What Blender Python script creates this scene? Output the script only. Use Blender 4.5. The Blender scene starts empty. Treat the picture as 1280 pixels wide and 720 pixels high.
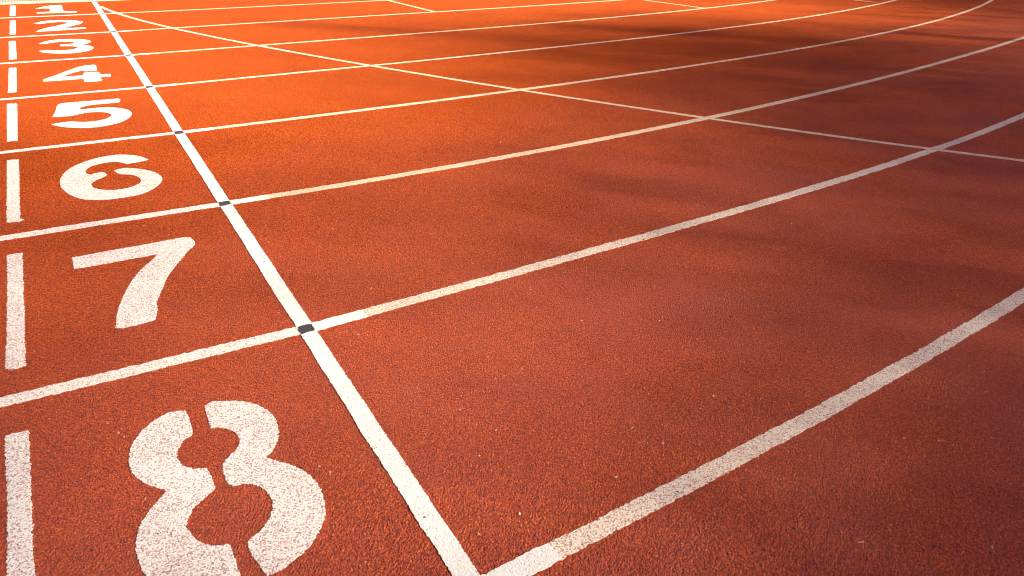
import bpy, bmesh, math, random
import numpy as np
from mathutils import Vector, Matrix
from mathutils.geometry import tessellate_polygon

random.seed(7)
rng = np.random.default_rng(11)
scene = bpy.context.scene
COL = scene.collection
LANE = 1.22

# ------------------------------------------------------------------ camera
F, PITCH, ROLL, YAW, HGT, CX, CY = 937.3565, 0.48494, 0.0310577, 0.5426465, 1.2548431, -0.526782, -0.8814276
cp, sp, cy_, sy_ = math.cos(PITCH), math.sin(PITCH), math.cos(YAW), math.sin(YAW)
fwd = Vector((sy_ * cp, cy_ * cp, -sp))
r0 = Vector((cy_, -sy_, 0))
u0 = r0.cross(fwd)
RGT = math.cos(ROLL) * r0 + math.sin(ROLL) * u0
UPV = -math.sin(ROLL) * r0 + math.cos(ROLL) * u0
EYE = Vector((CX, CY, HGT))
cam = bpy.data.cameras.new('camera')
cam.sensor_width = 36.0
cam.lens = F / 1280.0 * 36.0
cam.clip_start = 0.05
cam.clip_end = 3000
co = bpy.data.objects.new('camera', cam)
m = Matrix((RGT, UPV, -fwd)).transposed().to_4x4()
m.translation = EYE
co.matrix_world = m
COL.objects.link(co)
scene.camera = co


def ground(px, py, z=0.0):
    """measured position in the survey photo -> metres on the track (x along the lanes, y across them)"""
    d = fwd * F + RGT * (px - 640) - UPV * (py - 360)
    t = (z - HGT) / d.z
    return (EYE.x + d.x * t, EYE.y + d.y * t)


# ------------------------------------------------------------------ helpers
def tag(o, label=None, cat=None, group=None, kind=None):
    if label: o['label'] = label
    if cat: o['category'] = cat
    if group: o['group'] = group
    if kind: o['kind'] = kind
    return o


def link(name, me, mat, parent=None):
    o = bpy.data.objects.new(name, me)
    if mat: me.materials.append(mat)
    COL.objects.link(o)
    if parent: o.parent = parent
    return o


def mesh_np(name, V, Fc, n=4):
    V = np.asarray(V, np.float32); Fc = np.asarray(Fc, np.int32)
    me = bpy.data.meshes.new(name)
    me.vertices.add(len(V)); me.vertices.foreach_set('co', V.ravel())
    me.loops.add(Fc.size); me.loops.foreach_set('vertex_index', Fc.ravel())
    me.polygons.add(len(Fc))
    me.polygons.foreach_set('loop_start', np.arange(0, Fc.size, n, dtype=np.int32))
    me.polygons.foreach_set('loop_total', np.full(len(Fc), n, np.int32))
    me.polygons.foreach_set('use_smooth', np.zeros(len(Fc), bool))
    me.update(calc_edges=True)
    return me


def resample(P, step, jit, closed=True):
    """walk an outline at a fixed step, with the ragged edge that paint gets on rubber granules"""
    P = [np.array(p, float) for p in P]
    out = []
    n = len(P)
    for i in range(n if closed else n - 1):
        a, b = P[i], P[(i + 1) % n]
        L = np.linalg.norm(b - a)
        k = max(1, int(round(L / step)))
        for j in range(k):
            out.append(a + (b - a) * j / k)
    out = np.array(out)
    return out + rng.normal(0, jit, out.shape)


def smooth_closed(P, it=1, w=0.25):
    """round traced corners a little, without moving sharp stencil corners much"""
    P = [np.array(p, float) for p in P]
    out = []
    n = len(P)
    for i in range(n):           # Catmull-Rom inside gentle bends, straight at hard corners
        p0, p1, p2, p3 = P[i - 1], P[i], P[(i + 1) % n], P[(i + 2) % n]
        def sharp(a, b, c):
            x, y = b - a, c - b
            return np.dot(x, y) / (np.linalg.norm(x) * np.linalg.norm(y) + 1e-12) < 0.55
        s1, s2 = sharp(p0, p1, p2), sharp(p1, p2, p3)
        m1 = (p2 - p1) if s1 else (p2 - p0) / 2
        m2 = (p2 - p1) if s2 else (p3 - p1) / 2
        L = np.linalg.norm(p2 - p1)
        for v, lim in ((m1, 1), (m2, 1)):
            l = np.linalg.norm(v)
            if l > 1.3 * L: v *= 1.3 * L / l
        for k in range(4):
            t = k / 4
            out.append((2*t**3 - 3*t**2 + 1) * p1 + (t**3 - 2*t**2 + t) * m1 + (-2*t**3 + 3*t**2) * p2 + (t**3 - t**2) * m2)
    return out


def sheet(name, polys, z, mat, parent=None, step=0.007, jit=0.0014):
    """a coat of paint: top face z above the track, with its thin edge going down into the granules"""
    V, Fc = [], []
    for P in polys:
        R = resample(P, step, jit)
        base = len(V)
        for p in R: V.append((p[0], p[1], z))
        for t in tessellate_polygon([[Vector((p[0], p[1], 0)) for p in R]]):
            a, b, c = [base + i for i in t]
            x = (V[b][0]-V[a][0])*(V[c][1]-V[a][1]) - (V[b][1]-V[a][1])*(V[c][0]-V[a][0])
            Fc.append((a, b, c) if x > 0 else (a, c, b))
        nb = len(V)
        for p in R: V.append((p[0], p[1], -0.002))
        n = len(R)
        for i in range(n):
            j = (i + 1) % n
            Fc.append((base + i, base + j, nb + j)); Fc.append((base + i, nb + j, nb + i))
    me = mesh_np(name, V, Fc, 3)
    return link(name, me, mat, parent)


def ribbon(name, C, w, z, mat, parent=None, jit=0.0016):
    """painted line along the centre points C (ragged both sides)"""
    C = np.asarray(C, float)
    T = np.gradient(C, axis=0); T /= np.linalg.norm(T, axis=1)[:, None]
    N = np.c_[-T[:, 1], T[:, 0]]
    wob = np.convolve(rng.normal(0, 1, len(C) + 20), np.ones(21) / 21, 'valid')[:len(C)] * 0.004
    A = C + N * (w / 2 + rng.normal(0, jit, len(C)) + wob)[:, None]
    B = C - N * (w / 2 + rng.normal(0, jit, len(C)) - wob * .5)[:, None]
    n = len(C)
    V = np.concatenate([np.c_[A, np.full(n, z)], np.c_[B, np.full(n, z)], np.c_[A, np.full(n, -0.002)], np.c_[B, np.full(n, -0.002)]])
    i = np.arange(n - 1)
    Fc = np.concatenate([np.c_[n + i, n + i + 1, i + 1, i], np.c_[i, i + 1, 2*n + i + 1, 2*n + i], np.c_[3*n + i, 3*n + i + 1, n + i + 1, n + i],
                         [[0, 2*n, 3*n, n], [n-1, 2*n-1, 4*n-1, 3*n-1]]])
    return link(name, mesh_np(name, V, Fc, 4), mat, parent)


# ------------------------------------------------------------------ materials
def new_mat(name):
    mt = bpy.data.materials.new(name); mt.use_nodes = True
    nt = mt.node_tree
    for n in list(nt.nodes):
        if n.type != 'OUTPUT_MATERIAL': nt.nodes.remove(n)
    out = nt.nodes[0]
    b = nt.nodes.new('ShaderNodeBsdfPrincipled')
    nt.links.new(b.outputs[0], out.inputs[0])
    return mt, nt, b


class NT:
    def __init__(s, nt):
        s.nt = nt
        s.pos = nt.nodes.new('ShaderNodeNewGeometry').outputs['Position']
    def noise(s, scale, detail=2, rough=0.5, vec=None, out='Fac'):
        n = s.nt.nodes.new('ShaderNodeTexNoise'); n.inputs['Scale'].default_value = scale
        n.inputs['Detail'].default_value = detail; n.inputs['Roughness'].default_value = rough
        s.nt.links.new(vec or s.pos, n.inputs['Vector']); return n.outputs[out]
    def voro(s, scale, out='Color', vec=None, rnd=1.0):
        n = s.nt.nodes.new('ShaderNodeTexVoronoi'); n.inputs['Scale'].default_value = scale
        n.inputs['Randomness'].default_value = rnd
        s.nt.links.new(vec or s.pos, n.inputs['Vector']); return n.outputs[out]
    def ramp(s, fac, stops):
        n = s.nt.nodes.new('ShaderNodeValToRGB')
        el = n.color_ramp.elements
        while len(el) < len(stops): el.new(0.5)
        for e, (p, c) in zip(el, stops):
            e.position = p; e.color = (c, c, c, 1) if isinstance(c, (int, float)) else (*c, 1)
        s.nt.links.new(fac, n.inputs[0]); return n.outputs[0]
    def math(s, op, a, b=None, clamp=False):
        n = s.nt.nodes.new('ShaderNodeMath'); n.operation = op; n.use_clamp = clamp
        for i, v in enumerate((a, b)):
            if v is None: continue
            if isinstance(v, (int, float)): n.inputs[i].default_value = v
            else: s.nt.links.new(v, n.inputs[i])
        return n.outputs[0]
    def mix(s, fac, a, b, mode='MIX'):
        n = s.nt.nodes.new('ShaderNodeMix'); n.data_type = 'RGBA'; n.blend_type = mode
        for k, v in ((0, fac), (6, a), (7, b)):
            if isinstance(v, (int, float)): n.inputs[k].default_value = v
            elif isinstance(v, tuple): n.inputs[k].default_value = (*v, 1)
            else: s.nt.links.new(v, n.inputs[k])
        return n.outputs[2]
    def sep(s, col):
        n = s.nt.nodes.new('ShaderNodeSeparateColor'); s.nt.links.new(col, n.inputs[0]); return n.outputs
    def bump(s, h, dist, strength, bsdf):
        n = s.nt.nodes.new('ShaderNodeBump'); n.inputs['Distance'].default_value = dist
        n.inputs['Strength'].default_value = strength
        s.nt.links.new(h, n.inputs['Height']); s.nt.links.new(n.outputs[0], bsdf.inputs['Normal'])


RED = (0.40, 0.065, 0.009)


def granule_colour(t):
    """EPDM granules: each a slightly different red, some charcoal, some orange, in a red binder"""
    v = t.sep(t.voro(225))
    g = t.ramp(v[0], [(0.0, (0.20, 0.026, 0.007)), (0.22, (0.33, 0.047, 0.009)), (0.60, RED), (0.84, (0.49, 0.088, 0.012)), (1.0, (0.60, 0.140, 0.020))])
    n2 = t.ramp(t.noise(125, 3, 0.7), [(0.33, 0.30), (0.50, 1.0), (0.68, 1.5)])  # fine speckle that paints in the shade of pits between granules
    g = t.mix(1.0, g, n2, 'MULTIPLY')
    char = t.ramp(v[1], [(0.93, 0.0), (0.945, 1.0)])
    g = t.mix(t.math('MULTIPLY', char, 0.75), g, (0.05, 0.028, 0.028))
    wear = t.ramp(t.noise(1.3, 5, 0.6), [(0.30, 0.86), (0.55, 1.0), (0.75, 1.10)])
    g = t.mix(1.0, g, wear, 'MULTIPLY')
    # greyish patches, plus the near lanes' less orange light painted into the colour
    sx = t.nt.nodes.new('ShaderNodeSeparateXYZ'); t.nt.links.new(t.pos, sx.inputs[0])
    wob = t.math('ADD', t.math('SUBTRACT', sx.outputs['Y'], t.math('MULTIPLY', sx.outputs['X'], 0.25)), t.math('MULTIPLY', t.noise(0.8, 4, 0.6), 2.4))
    outer = t.ramp(t.math('MULTIPLY', wob, 0.2), [(0.34, 1.0), (0.90, 0.0)])
    grey_light = t.math('MULTIPLY', t.ramp(t.noise(0.9, 5, 0.66), [(0.32, 0.26), (0.72, 0.62)]), outer)
    g = t.mix(grey_light, g, (0.34, 0.096, 0.092))
    scuff = t.ramp(t.noise(4.5, 5, 0.65), [(0.60, 0.0), (0.74, 0.38)])
    g = t.mix(scuff, g, (0.21, 0.036, 0.024))
    return g


def track_mat():
    mt, nt, b = new_mat('red_rubber_track')
    t = NT(nt)
    nt.links.new(granule_colour(t), b.inputs['Base Color'])
    b.inputs['Roughness'].default_value = 0.85
    b.inputs['Specular IOR Level'].default_value = 0.05
    h = t.math('ADD', t.math('MULTIPLY', t.noise(150, 3, 0.65), 1.0), t.math('MULTIPLY', t.voro(225, 'Distance'), -0.7))
    t.bump(h, 0.0038, 0.85, b)
    return mt


def paint_mat(name, white, worn, warm, patch=0.25):
    """white line paint on granules: worn = how much rubber shows, warm = yellowed tint"""
    mt, nt, b = new_mat(name)
    t = NT(nt)
    base = t.mix(t.ramp(t.noise(2.2, 4, 0.6), [(0.35, 0.0), (0.7, 1.0)]), white, warm)
    fine = t.ramp(t.noise(200, 2, 0.6), [(0.30, 0.80), (0.60, 1.0)])
    base = t.mix(1.0, base, fine, 'MULTIPLY')
    # bare granules between flecks of paint, more of them in worn patches
    v = t.sep(t.voro(300))
    lim = t.math('ADD', worn, t.math('MULTIPLY', t.math('SUBTRACT', t.noise(8, 5, 0.68), 0.5), patch))
    bare = t.math('MULTIPLY', t.math('SUBTRACT', t.math('ADD', lim, 0.04), v[0]), 14.0, True)
    edge = t.ramp(t.noise(210, 2, 0.6), [(0.34, 0.95), (0.58, 0.45)])
    col = t.mix(t.math('MULTIPLY', bare, edge), base, granule_colour(t))
    dark = t.math('MULTIPLY', t.math('LESS_THAN', v[2], 0.010 + worn * 0.20), 0.55)
    col = t.mix(dark, col, (0.10, 0.075, 0.075))
    nt.links.new(col, b.inputs['Base Color'])
    b.inputs['Roughness'].default_value = 0.6
    b.inputs['Specular IOR Level'].default_value = 0.2
    h = t.math('ADD', t.noise(150, 3, 0.65), t.math('MULTIPLY', t.voro(225, 'Distance'), -0.6))
    t.bump(h, 0.0025, 0.5, b)
    return mt


M_TRACK = track_mat()
M_FRESH = paint_mat('fresh_white_paint', (0.86, 0.86, 0.90), 0.0, (0.85, 0.84, 0.88), 0.10)
M_LINE = paint_mat('worn_white_paint', (0.83, 0.82, 0.85), 0.16, (0.79, 0.77, 0.77), 0.35)
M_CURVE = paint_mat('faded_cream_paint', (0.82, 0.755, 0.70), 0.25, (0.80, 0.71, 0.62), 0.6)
M_DIGIT = paint_mat('speckled_white_paint', (0.84, 0.83, 0.87), 0.24, (0.83, 0.81, 0.83), 0.65)


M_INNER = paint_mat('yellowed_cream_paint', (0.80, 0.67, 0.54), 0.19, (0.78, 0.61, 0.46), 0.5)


def plain(name, c0, c1, scale, rough=0.8, bump=0.0):
    mt, nt, b = new_mat(name); t = NT(nt)
    nt.links.new(t.mix(t.ramp(t.noise(scale, 4, 0.6), [(0.3, 0.0), (0.7, 1.0)]), c0, c1), b.inputs['Base Color'])
    b.inputs['Roughness'].default_value = rough
    if bump: t.bump(t.noise(scale * 3, 3, 0.6), bump, 0.5, b)
    return mt


M_BLACK = plain('black_paint', (0.014, 0.014, 0.018), (0.075, 0.07, 0.08), 150, 0.7, 0.003)
M_KERB = plain('pale_kerb_concrete', (0.40, 0.34, 0.25), (0.48, 0.41, 0.31), 40, 0.8, 0.002)
M_GRATE = plain('pale_drain_plastic', (0.30, 0.25, 0.23), (0.38, 0.32, 0.29), 30, 0.6)
M_DARK = plain('dark_drain_channel', (0.02, 0.018, 0.02), (0.04, 0.035, 0.035), 30, 0.9)
M_GRASS = plain('infield_turf', (0.045, 0.085, 0.02), (0.09, 0.12, 0.035), 3.0, 0.9, 0.02)
M_BARK = plain('bark', (0.07, 0.05, 0.035), (0.14, 0.10, 0.07), 12, 0.9, 0.02)
M_GRIT = plain('pale_grit', (0.30, 0.16, 0.11), (0.62, 0.50, 0.38), 60, 0.8)
M_STRAW = plain('dry_straw', (0.50, 0.27, 0.10), (0.66, 0.48, 0.26), 60, 0.8)
M_GRITD = plain('dark_grit', (0.02, 0.017, 0.015), (0.07, 0.05, 0.04), 60, 0.8)


def leaf_mat():
    mt, nt, b = new_mat('tree_leaves'); t = NT(nt)
    nt.links.new(t.mix(t.noise(2.0, 3, 0.6), (0.035, 0.07, 0.015), (0.09, 0.13, 0.03)), b.inputs['Base Color'])
    b.inputs['Roughness'].default_value = 0.6
    return mt


M_LEAF = leaf_mat()

# ------------------------------------------------------------------ lane geometry (surveyed)
RT = {0: [(700, 690), (960, 550.5), (1197, 418.4), (1280, 369)],
      1: [(490, 380), (560, 360.7), (760, 308.1), (820, 291), (980, 246.6), (1120, 202.8), (1280, 143.4)],
      2: [(380, 237.4), (840, 156.25), (920, 140.2), (960, 131.25), (1120, 92.5), (1280, 46.9)],
      3: [(300, 155.3), (320, 152.5), (480, 133), (640, 112.5), (680, 108.75), (880, 80), (960, 68.75), (1120, 37.5), (1200, 16.25), (1240, .6)],
      4: [(300, 96.25), (480, 80), (640, 65.5), (800, 46.75), (960, 28.75), (1040, 15.5), (1115, 1.25)],
      5: [(320, 57), (480, 44.5), (640, 32.5), (800, 19), (880, 10), (968, 0)],
      6: [(160, 38.8), (400, 23.4), (544, 15), (640, 9), (770, .4)],
      7: [(160, 17.25), (400, 4.1), (485, .4)]}
COEF = {}
for j, pts in RT.items():
    P = np.array([ground(*p) for p in pts])
    umax = P[:, 0].max()
    A = np.c_[P[:, 0], P[:, 0]**2, P[:, 0]**3]
    y = P[:, 1] - LANE * j - (0.055 if j == 0 else 0.0)
    # light pull towards a 42 m radius, so short traces stay sane
    reg = 0.02
    A2 = np.vstack([A, reg * np.diag([6, 30, 300])]); y2 = np.concatenate([y, reg * np.array([6 * 0.03, 30 * 0.0118, 0])])
    c = np.linalg.lstsq(A2, y2, rcond=None)[0]
    COEF[j] = (c, umax)
COEF[8] = (COEF[7][0] * np.array([0.6, 1, 1]), COEF[7][1])


def lane_pts(j, u_from, u_to, off=0.0):
    """centre points of lane line j from x=u_from to x=u_to, fine near the camera"""
    us = [u_from]
    while us[-1] < u_to:
        u = us[-1]
        d = math.hypot(u + 0.5, LANE * j + 0.9)
        us.append(u + max(0.008, 0.0045 * d))
    c, um = COEF[j]
    if j == 0: off += 0.055
    out = []
    # past the surveyed stretch, carry on along the bend
    f = lambda u: c[0]*u + c[1]*u*u + c[2]*u**3
    df = lambda u: c[0] + 2*c[1]*u + 3*c[2]*u*u
    x = y = None
    for u in us:
        if u <= 0: out.append((u, LANE * j + off))
        elif u <= um: out.append((u, LANE * j + f(u) + off))
        else: break
    if us[-1] > um:
        th = math.atan(df(um)); x, y = um, LANE * j + f(um) + off
        R = 38.0 + LANE * (8 - j)
        s, tot = 0.06, (us[-1] - um)
        while s < tot:
            out.append((x + R * (math.sin(th + s / R) - math.sin(th)), y + R * (math.cos(th) - math.cos(th + s / R))))
            s += 0.06
    return np.array(out)


# ------------------------------------------------------------------ setting: ground, track
g = bmesh.new()
bmesh.ops.create_grid(g, x_segments=40, y_segments=40, size=600)
me = bpy.data.meshes.new('ground'); g.to_mesh(me); g.free()
o = link('ground', me, M_GRASS); o.location.z = -0.12
tag(o, kind='structure')


def axis(lo, hi, a, b, step, grow=1.035):
    m_ = list(np.arange(a, b, step))
    s, x = step, m_[-1]
    while x < hi:
        s *= grow; x += s; m_.append(x)
    s, x = step, m_[0]
    L = []
    while x > lo:
        s *= grow; x -= s; L.append(x)
    return np.array(L[::-1] + m_)


def vnoise(shape, k, r):
    """smooth value noise by upsampling random cells of k samples"""
    ny, nx = shape
    gy, gx = ny // k + 3, nx // k + 3
    G = r.random((gy, gx))
    yy = np.arange(ny) / k; xx = np.arange(nx) / k
    iy, ix = yy.astype(int), xx.astype(int)
    fy, fx = yy - iy, xx - ix
    fy = fy * fy * (3 - 2 * fy); fx = fx * fx * (3 - 2 * fx)
    a = G[iy][:, ix] * (1 - fx) + G[iy][:, ix + 1] * fx
    b_ = G[iy + 1][:, ix] * (1 - fx) + G[iy + 1][:, ix + 1] * fx
    return a * (1 - fy)[:, None] + b_ * fy[:, None]


# the rubber: one sheet whose granules are real relief near the camera and fade to bump further off
US = axis(-30, 60, -1.1, 3.5, 0.0041)
VS = axis(-9, 9.60, -0.7, 3.2, 0.0041)
VS = VS[VS < 9.58]; VS = np.append(VS, 9.60)
nu, nv = len(US), len(VS)
Hh = 0.50 * rng.random((nv, nu)) + 0.40 * vnoise((nv, nu), 2, rng) + 0.30 * vnoise((nv, nu), 4, rng)
Hh = np.clip(Hh / 1.2, 0, 1)
def fade(x, lo, hi, w): return np.clip((x - lo) / w, 0, 1) * np.clip((hi - x) / w, 0, 1)
fm = fade(VS, -1.2, 4.1, 0.9)[:, None] * fade(US, -1.6, 4.3, 0.9)[None, :]
Z = -0.0019 * (1 - Hh) * fm
X, Y = np.meshgrid(US, VS)
# inner part of the sheet bends with the lanes on the right: shear each column along lane 8's kerb curve
c8 = COEF[8][0]
def bend(u):
    u = np.maximum(u, 0)
    return np.where(u < 6, c8[0]*u + c8[1]*u**2 + c8[2]*u**3, 0)
kc = lane_pts(8, -30, 60)
kv = np.interp(US, kc[:, 0], kc[:, 1]) - LANE * 8
Y = Y + kv[None, :] * np.clip((Y - 4.5) / 5.1, 0, 1)
V = np.c_[X.ravel(), Y.ravel(), Z.ravel()]
idx = (np.arange(nv - 1)[:, None] * nu + np.arange(nu - 1)[None, :]).ravel()
Fc = np.c_[idx, idx + 1, idx + nu + 1, idx + nu]
tag(link('running_track', mesh_np('running_track', V, Fc, 4), M_TRACK), kind='structure')

# kerb along the inside of lane 1, and the slotted drain cover behind it
kerbc = lane_pts(8, -12, 30)
KV = 9.60 - LANE * 8


def extrude_strip(name, C, a, b, z0, z1, mat, parent=None):
    C = C[::6]
    n = len(C)
    prof = [(a, z0), (a, z1 - 0.006), (a + 0.006, z1), (b - 0.006, z1), (b, z1 - 0.006), (b, z0)]
    V = np.concatenate([np.c_[C[:, 0], C[:, 1] + p, np.full(n, z)] for p, z in prof])
    i = np.arange(n - 1)
    Fc = np.concatenate([np.c_[k*n + i, k*n + i + 1, (k+1)*n + i + 1, (k+1)*n + i] for k in range(5)])
    return link(name, mesh_np(name, V, Fc, 4), mat, parent)


tag(extrude_strip('kerb', kerbc, KV, KV + 0.15, -0.1, 0.010, M_KERB), kind='structure')
root = bpy.data.objects.new('drain_cover', None); COL.objects.link(root); root.location = (0, 9.9, 0)
tag(root, 'pale slotted drain cover running behind the kerb inside lane 1', 'drain cover')
o = extrude_strip('channel', kerbc, KV + 0.153, KV + 0.42, -0.1, -0.03, M_DARK, root); o.location = (0, -9.9, 0)
# bars of the cover
Vb, Fb = [], []
u = -3.0
def boxv(x0, x1, y0, y1, z0, z1):
    b0 = len(Vb)
    for x in (x0, x1):
        for y in (y0, y1):
            for z in (z0, z1): Vb.append((x, y - 9.9, z))
    for f in ((0, 1, 3, 2), (4, 6, 7, 5), (0, 4, 5, 1), (2, 3, 7, 6), (0, 2, 6, 4), (1, 5, 7, 3)): Fb.append([b0 + i for i in f])
while u < 8:
    yv = float(np.interp(u, kerbc[:, 0], kerbc[:, 1])) + KV
    boxv(u, u + 0.013, yv + 0.157, yv + 0.40, -0.02, 0.006)
    for a_, b_ in ((0.157, 0.175), (0.300, 0.335), (0.385, 0.40)): boxv(u + 0.0135, u + 0.0275, yv + a_, yv + b_, 0.002, 0.0055)
    u += 0.028
link('grating', mesh_np('grating', Vb, Fb, 4), M_GRATE, root)

# ------------------------------------------------------------------ painted lines
def between(j):
    return 'outer edge of lane 8' if j == 0 else 'between lanes %d and %d' % (8 - j, 9 - j)

Z_LINE, Z_BREAK, Z_OVER, Z_FIN, Z_BLK = 0.0002, 0.0004, 0.0005, 0.0007, 0.0010
for j in range(8):
    lab = {0: 'wide speckled white line along the outer edge of lane 8, nearest the camera',
           1: 'white lane line that separates numeral 8 from numeral 7',
           2: 'white lane line that separates numeral 7 from numeral 6',
           3: 'white lane line that separates numeral 6 from numeral 5',
           4: 'thin white lane line that separates numeral 5 from numeral 4',
           5: 'thin white lane line that separates numeral 4 from numeral 3',
           6: 'thin white lane line that separates numeral 3 from numeral 2',
           7: 'thin white lane line that separates numeral 2 from numeral 1'}[j]
    root = bpy.data.objects.new('lane_line', None); COL.objects.link(root)
    root.location = (0, LANE * j, 0)
    tag(root, lab, 'lane line', 'lane lines curving along the track')
    w = 0.051 if j < 3 else 0.046
    C = lane_pts(j, -5.0, 0.0); C = np.vstack([C[C[:, 0] < -0.055], [[-0.049, LANE * j + (0.055 if j == 0 else 0)]]])
    o = ribbon('straight_stretch', C, w, Z_LINE, M_LINE, root); o.location = (0, -LANE * j, 0)
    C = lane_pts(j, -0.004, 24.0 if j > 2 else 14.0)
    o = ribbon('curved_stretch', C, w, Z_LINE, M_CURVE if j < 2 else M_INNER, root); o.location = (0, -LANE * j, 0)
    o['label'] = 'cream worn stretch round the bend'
    C2 = C[(C[:, 0] < 0.175)]
    o = ribbon('fresh_overpaint', C2, w + 0.003, Z_OVER, M_FRESH, root); o.location = (0, -LANE * j, 0)
    o['label'] = 'bright white freshly repainted start of the line'

root = bpy.data.objects.new('finish_line', None); COL.objects.link(root)
root.location = (-0.0255, 0, 0)
tag(root, 'straight bright white finish line crossing all eight lanes beside the numerals', 'finish line')
o = ribbon('painted_band', np.c_[np.full(1500, -0.0255), -0.6 + np.linspace(0, 1, 1500)**1.6 * 10.19], 0.051, Z_FIN, M_FRESH, root, jit=0.0008)
o.location = (0.0255, 0, 0)
for j in range(1, 9):
    yc = LANE * j
    k = 0.024 if j < 3 else 0.030
    if j == 8: yc = 9.55
    P = [(-0.0505, yc - k - 0.004), (-0.003, yc - k), (-0.0015, yc + k), (-0.049, yc + k - 0.002)]
    sheet('black_square', [[(x + 0.0255, y) for x, y in P]], Z_BLK, M_BLACK, root, step=0.006, jit=0.0016)

BR = [(125.6, 8), (146, 16.3), (160, 20.6), (212, 34.7), (327, 57.3), (455, 81.25), (600, 104), (640, 110.5), (680, 117.3), (880, 147.5), (960, 159), (1120, 179.4), (1280, 201.3)]
P = np.array([ground(*p) for p in BR])
cf = np.polyfit(P[:, 1], P[:, 0], 4)
vs = np.concatenate([np.arange(0.2, 5, 0.012), np.arange(5, 9.15, 0.03)])
C = np.c_[np.polyval(cf, vs), vs]
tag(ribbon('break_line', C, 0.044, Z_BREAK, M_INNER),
    'thin cream line curving diagonally across the lanes from the far end of the finish line', 'track line')

for (a, b, lab) in (((485.5, .5), (544.5, 15), 'short oblique white start mark crossing lane 2'),
                    ((805, 0), (881, 10.2), 'short oblique pale start mark crossing lane 3'),
                    ((1068, 0), (1096, 2.9), 'faint short oblique start mark crossing lane 4')):
    A, B = np.array(ground(*a)), np.array(ground(*b))
    d = (A - B) / np.linalg.norm(A - B)
    A = B + d * 1.17
    C = B + (A - B) * np.linspace(0, 1, 60)[:, None]
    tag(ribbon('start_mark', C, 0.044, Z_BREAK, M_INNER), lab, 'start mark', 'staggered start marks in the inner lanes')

# ------------------------------------------------------------------ dashes and numerals
DASH = {
    8: [(6, 545), (20, 541), (35.6, 537.5), (37, 565), (38, 590), (39.6, 640), (41.5, 690), (44.5, 722), (47, 762), (10, 772), (8.4, 722), (9, 690), (9.3, 640), (8, 600), (6.6, 570)],
    7: [(8.5, 319), (18, 317), (28, 315.8), (28.6, 345), (30, 390), (31, 430), (32, 453), (33.4, 455.5), (27, 459), (17, 461), (8, 462), (6.4, 455), (8, 430), (8.6, 390), (9, 345)],
    6: [(8.8, 200.3), (16, 199.5), (23.4, 199.3), (24, 245.6), (25, 272.8), (29.4, 274.2), (25.3, 276.6), (17, 277.6), (8.4, 278), (8.4, 255), (8.6, 225)],
    5: [(8.8, 129.8), (21.3, 129.3), (21.6, 150), (22, 175.5), (8.8, 177.1), (8.6, 152)],
    4: [(11, 84.8), (20.6, 84.6), (21, 115.4), (9.4, 115.8), (10.6, 112.8)],
    3: [(11, 51.3), (19.4, 51), (21, 73.8), (11.3, 74.6)],
    2: [(12.3, 25.9), (19.6, 25.6), (19.7, 42.9), (12.1, 43.4)],
    1: [(12.5, 7.1), (19.4, 6.9), (19.5, 19.6), (12.1, 20)]}
for n in range(8, 0, -1):
    P = [ground(*p) for p in DASH[n]]
    o = sheet('lane_dash', [P], Z_LINE, M_DIGIT if n > 6 else M_LINE, step=0.004 if n > 4 else 0.01, jit=0.0014 if n > 6 else 0.0016)
    tag(o, 'short white painted bar standing left of numeral %d' % n, 'dash', 'short white bars beside the lane numerals')

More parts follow.
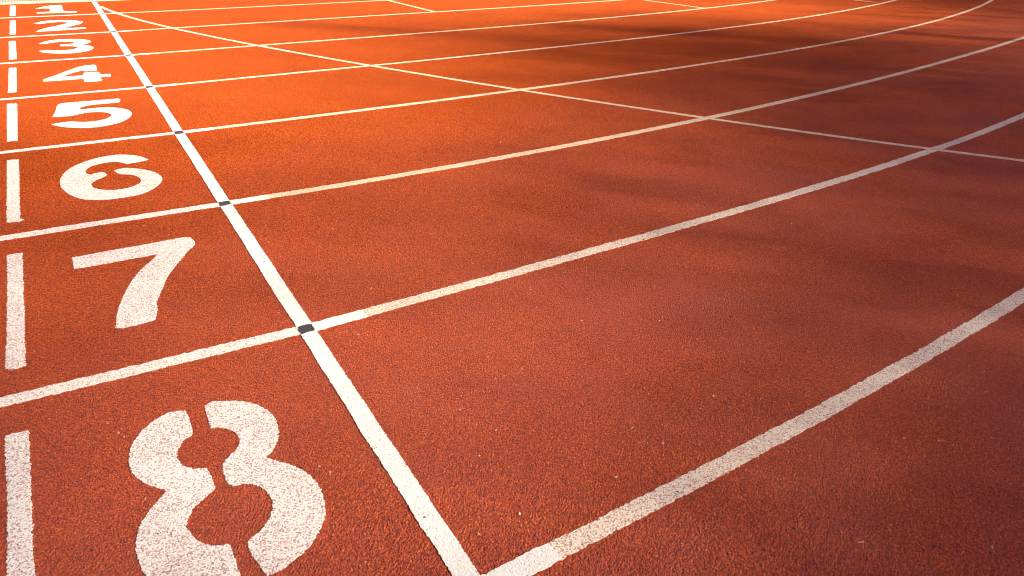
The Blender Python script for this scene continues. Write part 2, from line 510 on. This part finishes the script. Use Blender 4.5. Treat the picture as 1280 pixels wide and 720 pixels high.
DIGIT = {
    8: [[(231.5, 513), (236.2, 523), (240.6, 541.9), (231.2, 548.8), (225, 557.5), (220.8, 567.5), (222, 575), (226, 579), (231.2, 583), (242.5, 585.6), (258.8, 585), (262.5, 592.5), (268.8, 609.4), (262.5, 616.3), (253.8, 623.8), (242.5, 633.8), (236.6, 646), (233.1, 656.9), (237.5, 665), (243.8, 673.1), (253.8, 678.6), (265, 681.9), (280, 681.3), (287.5, 680.6), (293.8, 698.8), (299.4, 717.5), (304, 734), (280, 746), (250, 749), (222, 745), (198, 735), (182.5, 720), (175, 704), (170.3, 692.5), (169.4, 682.5), (171.9, 666), (176.9, 653.8), (185, 641), (192, 631.5), (203.8, 618.8), (208.5, 613.8), (198, 610), (181.2, 603.8), (172.5, 598), (166.2, 592), (162.5, 583.8), (161.1, 573.8), (161.5, 567), (164.4, 557.5), (173.8, 542.5), (182.5, 533.8), (192.5, 525.6), (206.2, 518), (220, 513.8)],
        [(255, 507.5), (257.5, 515), (263.8, 535), (276, 534.4), (287.5, 537.5), (295, 541.9), (299.2, 548.8), (297.5, 557.5), (291.2, 566.3), (278.8, 578.8), (280, 591.3), (284.4, 603.8), (293.8, 606.9), (306.2, 604.4), (320, 606.3), (330, 611.3), (337.5, 620), (340.6, 630), (340.4, 637.5), (338.2, 644), (333.8, 652.5), (325, 663.8), (315, 671.3), (310.6, 678.8), (313.8, 692.5), (321.2, 701.3), (327.5, 711.3), (333.8, 719.4), (341, 717), (352.5, 712), (363.8, 702.5), (373, 695.6), (385, 685), (393.8, 672.5), (402, 657), (406, 645), (406.2, 635), (404.6, 622.5), (398.8, 608.8), (391.2, 597.5), (378.8, 588), (365, 581.8), (350, 577), (332.5, 572), (340, 563.8), (345, 555), (348, 545), (347.5, 533), (342.5, 520.5), (332.5, 511.9), (320, 505.6), (307.5, 502.3), (290, 501.2), (277.5, 501.4), (263.8, 502.4)]],
    7: [[(90, 321.9), (100, 320.2), (137.5, 313), (175, 306.7), (210, 300), (225, 297.2), (237.5, 296.3), (241.2, 300), (243.6, 303.2), (242.3, 307), (235, 313.4), (226.2, 324), (215, 337.3), (208.8, 347.5), (203.8, 358), (198.8, 370), (195.6, 378.8), (196.9, 386.3), (194.4, 398.8), (186.2, 402), (175, 405), (162.5, 408), (153.8, 410), (144.4, 409.4), (146, 397), (147.2, 388.8), (152.3, 374.2), (158.8, 361), (166.2, 349), (173.8, 339.6), (182, 331.5), (190, 325), (196.9, 317.5), (175, 321.6), (155, 325.2), (131.2, 329.6), (100, 335), (92.5, 336.3)]],
    6: [[(185.6, 199.4), (177.8, 196.2), (169.4, 194.3), (158.1, 193.4), (144.1, 193.6), (127.2, 196.2), (113.1, 199.7), (99.1, 204.6), (86.4, 211.2), (78, 218.9), (74.9, 226.4), (76.6, 234.1), (83.6, 241), (94.8, 246.5), (107.5, 249.3), (124.4, 249.7), (141.3, 248.5), (158.1, 246.1), (175, 242.6), (189.1, 237), (198.9, 230), (202.5, 223.8), (199.6, 218.7), (191.9, 214.7), (180.6, 212.1), (169.4, 210.4), (156.8, 209.9), (148.3, 211.2), (142.7, 213.3), (146.9, 216.3), (152.5, 217.5), (163.8, 218.3), (172.2, 220.8), (176.4, 224.7), (175, 228.5), (166.6, 232.7), (155.3, 235.7), (144.1, 237.3), (132.8, 237.4), (123, 236.3), (116.7, 234.1), (113.8, 229.9), (118.8, 225.7), (127.2, 222.2), (133.5, 218), (127.9, 214.9), (120.2, 216.3), (113.1, 218.3), (108.2, 216.8), (106.8, 213.5), (111.7, 208.8), (121.6, 205.3), (132.8, 202.9), (144.1, 202.1), (152.5, 203.2), (158.1, 204.9), (166.6, 203.2), (176.4, 201.4)]],
    5: [[(150.6, 125), (147.5, 123.2), (137.5, 123.9), (112.5, 126.1), (87.5, 128.1), (77.5, 128.9), (71.9, 131.3), (69.4, 138.8), (65.6, 146.3), (77.5, 145.7), (90, 144.6), (100, 142.5), (110, 140.7), (122.5, 140), (133.8, 140.9), (139.4, 143.8), (135, 147.5), (125, 150.3), (112.5, 152.1), (100, 152.4), (90, 151.8), (77.5, 153.1), (63.8, 155.3), (70, 157.3), (81.3, 159), (95, 159.9), (110, 159.8), (125, 158.4), (140, 155.6), (150, 153), (158.8, 149), (164.4, 143.8), (163.8, 139.6), (156.3, 136.3), (145, 134.5), (137, 134.1), (125, 134.5), (112.5, 135.6), (102.5, 136.9), (98.8, 136.3), (102.5, 133.8), (112.5, 131.5), (131.3, 129.6), (148.8, 128.1)]],
    4: [[(117.5, 80.8), (102.5, 82.5), (92.5, 85.5), (80, 90), (67.5, 94.8), (54.4, 99.4), (55, 101.9), (70, 101), (87.5, 99.8), (104.4, 98.5), (105.6, 102.5), (117.5, 102.2), (127.5, 100.6), (127.5, 98.8), (123.8, 97.5), (126.3, 96.6), (138.8, 95.5), (138.1, 92.3), (126.3, 93.1), (123.1, 89.9), (112.5, 90), (106.3, 90.3), (103.8, 92.5), (104.4, 94), (92.5, 95), (77.5, 96), (85, 93.1), (95, 90), (102.5, 88.1), (106.3, 89), (120, 88.4), (121.3, 87.4), (120, 82.5)]],
    3: [[(48.1, 55), (53.8, 52.5), (65, 50.2), (77.5, 49.1), (92.5, 48.8), (105, 49.3), (113.8, 51.5), (110, 54), (103.8, 55.9), (112.5, 57.3), (116.9, 59.4), (113.8, 62.3), (103.8, 64.9), (90, 66.6), (75, 66.9), (62.5, 66.5), (53.8, 65.6), (48.1, 63.8), (56.3, 62.5), (67.5, 62.8), (80, 62.7), (91.3, 61.5), (98.1, 59.4), (92.5, 57.9), (85, 57.7), (75, 57.8), (75, 55.7), (87.5, 54.9), (93.8, 53.1), (87.5, 52), (75, 52.2), (65, 53.4), (56.3, 55)]],
    2: [[(41.3, 29.8), (50, 27), (62.5, 25.5), (77.5, 25), (92.5, 25.3), (104.4, 27.3), (100, 30), (90, 32.5), (80, 35), (90, 34.9), (106.3, 34), (108.1, 35.5), (92.5, 37), (75, 38), (56.3, 39.2), (45, 39.6), (50, 37), (60, 34.4), (72.5, 31.9), (82.5, 29.4), (85, 27.9), (75, 27.3), (60, 28.6), (50, 30)]],
    1: [[(43.8, 10.9), (52.5, 8.6), (62.5, 6.9), (75, 6.2), (77.5, 6.9), (78.1, 11.3), (80, 13.9), (96.3, 14), (95.6, 15.6), (62.5, 16.4), (46.3, 16.9), (45.6, 15.5), (62.5, 14.6), (61.9, 10.6), (53.8, 10.5)]]}
NOTE = {8: 'largest', 7: 'angular', 6: 'rounded', 5: '', 4: '', 3: '', 2: '', 1: ''}
for n in range(8, 0, -1):
    polys = []
    for pl in DIGIT[n]:
        W = [ground(*p) for p in pl]
        polys.append(smooth_closed(W) if n >= 3 else W)
    o = sheet('lane_number', polys, Z_LINE, M_DIGIT, step=0.004 if n > 5 else 0.010, jit=0.0011 if n > 6 else 0.0009)
    lab = {8: 'large white stencilled numeral 8 split in two halves, nearest the outer line of lane 8',
           7: 'white stencilled numeral 7 painted in its lane', 6: 'white stencilled numeral 6 painted in its lane',
           5: 'white stencilled numeral 5 painted in its lane', 4: 'white stencilled numeral 4 with a hairline gap',
           3: 'small white stencilled numeral 3 painted in its lane', 2: 'small white stencilled numeral 2 painted in its lane',
           1: 'smallest white numeral 1 painted next to the kerb'}[n]
    tag(o, lab, 'number', 'white lane numerals 1 to 8')

# ------------------------------------------------------------------ loose grit on the rubber
def chips(name, spots, mat, s0, s1, label, z=0.0):
    V, Fc = [], []
    for x, y in spots:
        s = random.uniform(s0, s1); a = random.uniform(0, 6.28); e = random.uniform(1.1, 2.2)
        b = len(V); k = 6
        for i in range(k):
            q = i * 6.283 / k
            px, py = s * e * math.cos(q) * random.uniform(.75, 1.2), s * math.sin(q) * random.uniform(.75, 1.2)
            V.append((x + px * math.cos(a) - py * math.sin(a), y + px * math.sin(a) + py * math.cos(a), z + random.uniform(0.0, 0.001)))
        V.append((x, y, z + s * 0.8))
        for i in range(k): Fc.append((b + i, b + (i + 1) % k, b + k))
    return tag(link(name, mesh_np(name, V, Fc, 3), mat), label, kind='stuff')


def scatter(n):
    out = []
    for _ in range(n):
        d = random.uniform(0.4, 1) ** 2 * 9
        out.append((random.uniform(-1.0, 1) * 0.5 + d * random.uniform(-0.15, 0.85), random.uniform(-0.4, 1.0) + d * random.uniform(0.0, 0.8)))
    return out


extra = [ground(*p) for p in ((1232, 490), (891, 495), (664, 362), (663, 360), (845, 246), (1240, 684), (1190, 678), (399, 583), (412, 593), (412, 590), (148, 541), (445, 59), (516, 69), (649, 652), (649, 642), (1130, 548), (1033, 550), (575, 512), (100, 709))]
chips('pale_grit', scatter(230) + extra, M_GRIT, 0.0012, 0.0032, 'pale grit scattered over the red rubber')
dx = [ground(*p) for p in ((369, 546), (371, 545), (366, 558), (246, 637), (197, 667), (116, 687), (1170, 682), (1176, 684))]
chips('dark_grit', scatter(260) + dx, M_GRITD, 0.0012, 0.0034, 'dark crumbs scattered over the red rubber')

V, Fc = [], []
for (px, py, L, a) in ((996, 662, .016, 1.2), (1075, 678, .018, -.4), (625, 178, .03, .9), (790, 535, .010, .2), (892, 495, .011, .3), (1240, 548, .012, 2.0), (730, 325, .014, .6), (180, 452, .010, 1.9), (470, 560, .009, .2)):
    x, y = ground(px, py); b = len(V); n = 9; cv = random.uniform(-.5, .5)
    for i in range(n):
        t_ = i / (n - 1) - .5
        w_ = .0011 * (1 - (2 * t_) ** 2) + .0003
        q = a + cv * t_ * 2
        cx_, cy2 = x + L * t_ * math.cos(q), y + L * t_ * math.sin(q)
        for sgn, h in ((1, .0006), (-1, .0006), (0, .0022)):
            V.append((cx_ - sgn * w_ * math.sin(q), cy2 + sgn * w_ * math.cos(q), h))
    for i in range(n - 1):
        p = b + 3 * i
        Fc += [(p, p + 3, p + 5, p + 2), (p + 2, p + 5, p + 4, p + 1)]
tag(link('straw_bits', mesh_np('straw_bits', V, Fc, 4), M_STRAW), 'dry straw slivers lying on the red rubber', kind='stuff')

# ------------------------------------------------------------------ shade trees beyond the outer edge, on the sun side
SUN_AZ = math.radians(-42.0)
SUN_EL = math.radians(22.0)
dS = np.array([math.cos(SUN_AZ), math.sin(SUN_AZ)])      # horizontal, towards the sun
nS = np.array([-dS[1], dS[0]])                           # across
DIST = 24.0
te = math.tan(SUN_EL)
# how much of the sun the crowns let through, at places on the track (survey point, fraction)
OPEN = [((0, 0), 1.0), ((250, 5), 1.0), ((100, 60), 1.0), ((250, 70), 1.0), ((60, 130), 0.95), ((300, 130), 0.92), ((450, 10), 1.0), ((640, 8), 1.0), ((420, 52), 0.85),
        ((400, 125), 0.85), ((520, 60), 0.75), ((660, 25), 0.75), ((800, 12), 0.85), ((960, 18), 0.85), ((1050, 12), 0.68), ((1160, 18), 0.44), ((1260, 25), 0.33), ((1240, 8), 0.12),
        ((480, 100), 0.72), ((560, 140), 0.68), ((640, 90), 0.60), ((760, 50), 0.20), ((900, 45), 0.16), ((760, 100), 0.27), ((900, 90), 0.10), ((1050, 55), 0.08), ((1100, 85), 0.06),
        ((1260, 75), 0.16), ((1150, 150), 0.06), ((1000, 130), 0.08), ((1270, 200), 0.05), ((850, 130), 0.22), ((930, 170), 0.18), ((640, 150), 0.52), ((740, 200), 0.34), ((600, 200), 0.5),
        ((420, 230), 0.56), ((320, 180), 0.75), ((250, 180), 0.80), ((180, 180), 0.70), ((40, 200), 0.50), ((120, 260), 0.42), ((40, 335), 0.38), ((200, 330), 0.42), ((320, 300), 0.5), ((460, 310), 0.45),
        ((620, 290), 0.40), ((760, 270), 0.30), ((900, 230), 0.26), ((1050, 230), 0.17), ((1180, 240), 0.10), ((1050, 320), 0.18), ((900, 330), 0.27), ((1200, 340), 0.15), ((1120, 400), 0.17), ((1270, 420), 0.12),
        ((560, 440), 0.43), ((720, 420), 0.38), ((300, 440), 0.46), ((120, 470), 0.36), ((20, 500), 0.28), ((115, 640), 0.29), ((20, 700), 0.22), ((300, 600), 0.50), ((270, 680), 0.42), ((180, 560), 0.42), ((500, 600), 0.44), ((700, 590), 0.36),
        ((880, 480), 0.30), ((1050, 460), 0.20), ((1000, 620), 0.24), ((880, 700), 0.32), ((1130, 680), 0.07), ((1250, 670), 0.03), ((1270, 540), 0.06), ((1270, 710), 0.02), ((1150, 560), 0.13), ((450, 700), 0.36)]
_og = np.array([ground(*p) for p, _ in OPEN])
_os, _ot = _og @ nS, _og @ dS
_ov = np.array([-0.97 * math.log(v) for _, v in OPEN])
_k = np.sqrt(((_os[:, None] - _os) / 0.75) ** 2 + (_ot[:, None] - _ot) ** 2 + 0.15)
_n = len(_ov)
_w = np.linalg.solve(np.block([[_k - 0.35 * np.eye(_n), np.ones((_n, 1))], [np.ones((1, _n)), np.zeros((1, 1))]]), np.append(_ov, 0))
clump = [(random.uniform(-4, 18), random.uniform(-4, 8), random.uniform(0.18, 0.5), random.uniform(0.5, 1.6), random.uniform(-1, 1)) for _ in range(260)]
streaks = [(6.45, 0.17, -4.2, 0.55), (7.45, 0.20, -1.5, 0.9), (9.85, 0.07, 1.6, 0.8), (10.35, 0.06, 2.8, 0.8), (8.95, 0.06, 2.0, 0.6)]


def tau(s, t):
    sh = s.shape; s = s.ravel(); t = t.ravel()
    v = np.sqrt(((s[:, None] - _os) / 0.75) ** 2 + ((t[:, None] - _ot)) ** 2 + 0.15) @ _w[:-1] + _w[-1]
    v = np.clip(v, 0, 4.5)
    v = v * np.clip((t + 6.5) / 2.0, 0, 1)
    k = np.ones_like(v)
    for cs_, ct_, w1, w2, a in clump: k += 0.07 * a * np.exp(-((s - cs_) / w1) ** 2 - ((t - ct_) / w2) ** 2)
    v = v * np.clip(k, 0.4, 1.8)
    for c, w, ts, a in streaks:
        v = v + a * np.exp(-((s - c) / w) ** 2) * np.clip((t - ts) / 0.9, 0, 1) * np.clip((ts + 4.5 - t) / 2.5, 0, 1)
    return v.reshape(sh)


LEAF = 0.036                                            # half length
A_LEAF = 2 * LEAF * 0.65 * LEAF * 0.5               # mean area a leaf turns to the sun
cs, ct = 0.11, 0.22
sg = np.arange(-4, 18, cs); tg = np.arange(-5, 10, ct)
SS, TT = np.meshgrid(sg + cs / 2, tg + ct / 2)
N = np.floor(tau(SS, TT) * cs * ct * math.sin(SUN_EL) / A_LEAF + rng.random(SS.shape)).astype(int)
S = np.repeat(SS.ravel(), N.ravel()) + (rng.random(N.sum()) - 0.5) * cs
T = np.repeat(TT.ravel(), N.ravel()) + (rng.random(N.sum()) - 0.5) * ct
# the rest of the crowns, down to the lowest branches
n2 = 16000
S = np.concatenate([S, rng.uniform(-4, 18, n2)]); T = np.concatenate([T, rng.uniform(10, 19, n2)])
D = DIST + rng.normal(0, 1.0, len(S))
Zl = (D - T) * te
P3 = np.c_[D[:, None] * dS[None, :] + S[:, None] * nS[None, :], Zl]
# leaf quads, random attitude
q1 = rng.normal(size=(len(S), 3)); q1 /= np.linalg.norm(q1, axis=1)[:, None]
q2 = np.cross(q1, rng.normal(size=(len(S), 3))); q2 /= np.linalg.norm(q2, axis=1)[:, None]
a_ = q1 * LEAF; b_ = q2 * LEAF * 0.65
QV = np.stack([P3 - a_, P3 + b_, P3 + a_, P3 - b_], 1)  # pointed leaf outline
CENT = [-2.0, 2.0, 6.0, 8.3, 12.6, 16.2]
HT = [10.6, 10.9, 10.8, 10.2, 9.4, 9.8]
which = np.argmin(np.abs(S[:, None] - np.array(CENT)[None, :]), axis=1)
LABS = ['leafy tree at the camera end of the row outside the bend', 'broad leafy tree second from the camera end of the row outside the bend',
        'tall leafy tree in the middle of the row outside the bend', 'narrow leafy tree before the gap in the row outside the bend',
        'leafy tree just past the gap in the row outside the bend', 'leafy tree at the far end of the row outside the bend']
for k in range(6):
    c = dS * DIST + nS * CENT[k]
    root = bpy.data.objects.new('shade_tree', None); COL.objects.link(root); root.location = (c[0], c[1], -0.12)
    tag(root, LABS[k], 'tree', 'row of trees outside the bend')
    q = QV[which == k].reshape(-1, 3) - np.array([c[0], c[1], -0.12])
    link('crown', mesh_np('crown', q, np.arange(len(q)).reshape(-1, 4), 4), M_LEAF, root)
    # trunk and limbs: tapered tubes
    V, Fc = [], []
    def tube(a, b, ra, rb):
        a, b = Vector(a), Vector(b); d = (b - a).normalized()
        x = d.orthogonal().normalized(); y = d.cross(x); base = len(V)
        for p, r in ((a, ra), (b, rb)):
            for i in range(8):
                q_ = i * math.pi / 4
                V.append(tuple(p + (x * math.cos(q_) + y * math.sin(q_)) * r))
        for i in range(8): Fc.append((base + i, base + (i+1) % 8, base + 8 + (i+1) % 8, base + 8 + i))
    rr = random.Random(k)
    p0 = Vector((0, 0, 0)); r = 0.17; H = HT[k]
    for i in range(5):
        p1 = p0 + Vector((rr.uniform(-.12, .12), rr.uniform(-.12, .12), H * 0.17)); tube(p0, p1, r, r * .8)
        if i >= 1:
            for _ in range(3):
                an = rr.uniform(0, 6.28); L = rr.uniform(0.8, 1.7)
                e1 = p1 + Vector((math.cos(an) * L, math.sin(an) * L, L * rr.uniform(.3, .8)))
                e1.z = min(e1.z, H * 0.86)
                tube(p1, e1, r * .4, r * .18)
        p0 = p1; r *= .8
    link('trunk', mesh_np('trunk', V, Fc, 4), M_BARK, root)

# ------------------------------------------------------------------ light
SKY_TINT = (0.95, 0.52, 0.53)
SUN_COL = (1.0, 0.87, 0.62)
SUN_STR = 5.0
SKY_STR = 0.034
EXPOSURE = 2.36
w = bpy.data.worlds.new('World'); scene.world = w; w.use_nodes = True
nt = w.node_tree
bg = nt.nodes['Background']
sky = nt.nodes.new('ShaderNodeTexSky'); sky.sky_type = 'NISHITA'; sky.sun_disc = False
sky.sun_elevation = SUN_EL
sky.sun_rotation = math.atan2(dS[0], dS[1])
mx = nt.nodes.new('ShaderNodeMix'); mx.data_type = 'RGBA'; mx.blend_type = 'MULTIPLY'; mx.inputs[0].default_value = 1.0
mx.inputs[7].default_value = (*SKY_TINT, 1)
nt.links.new(sky.outputs[0], mx.inputs[6]); nt.links.new(mx.outputs[2], bg.inputs['Color'])
bg.inputs['Strength'].default_value = SKY_STR
sl = bpy.data.lights.new('sun', 'SUN'); sl.energy = SUN_STR; sl.angle = math.radians(0.7); sl.color = SUN_COL
so = bpy.data.objects.new('sun', sl); COL.objects.link(so)
sd = Vector((dS[0] * math.cos(SUN_EL), dS[1] * math.cos(SUN_EL), math.sin(SUN_EL)))
so.rotation_euler = sd.to_track_quat('Z', 'Y').to_euler()
so.location = (20, -18, 12)

scene.cycles.filter_width = 1.1
scene.view_settings.view_transform = 'Standard'
scene.view_settings.look = 'None'
scene.view_settings.exposure = EXPOSURE
scene.view_settings.gamma = 1.0
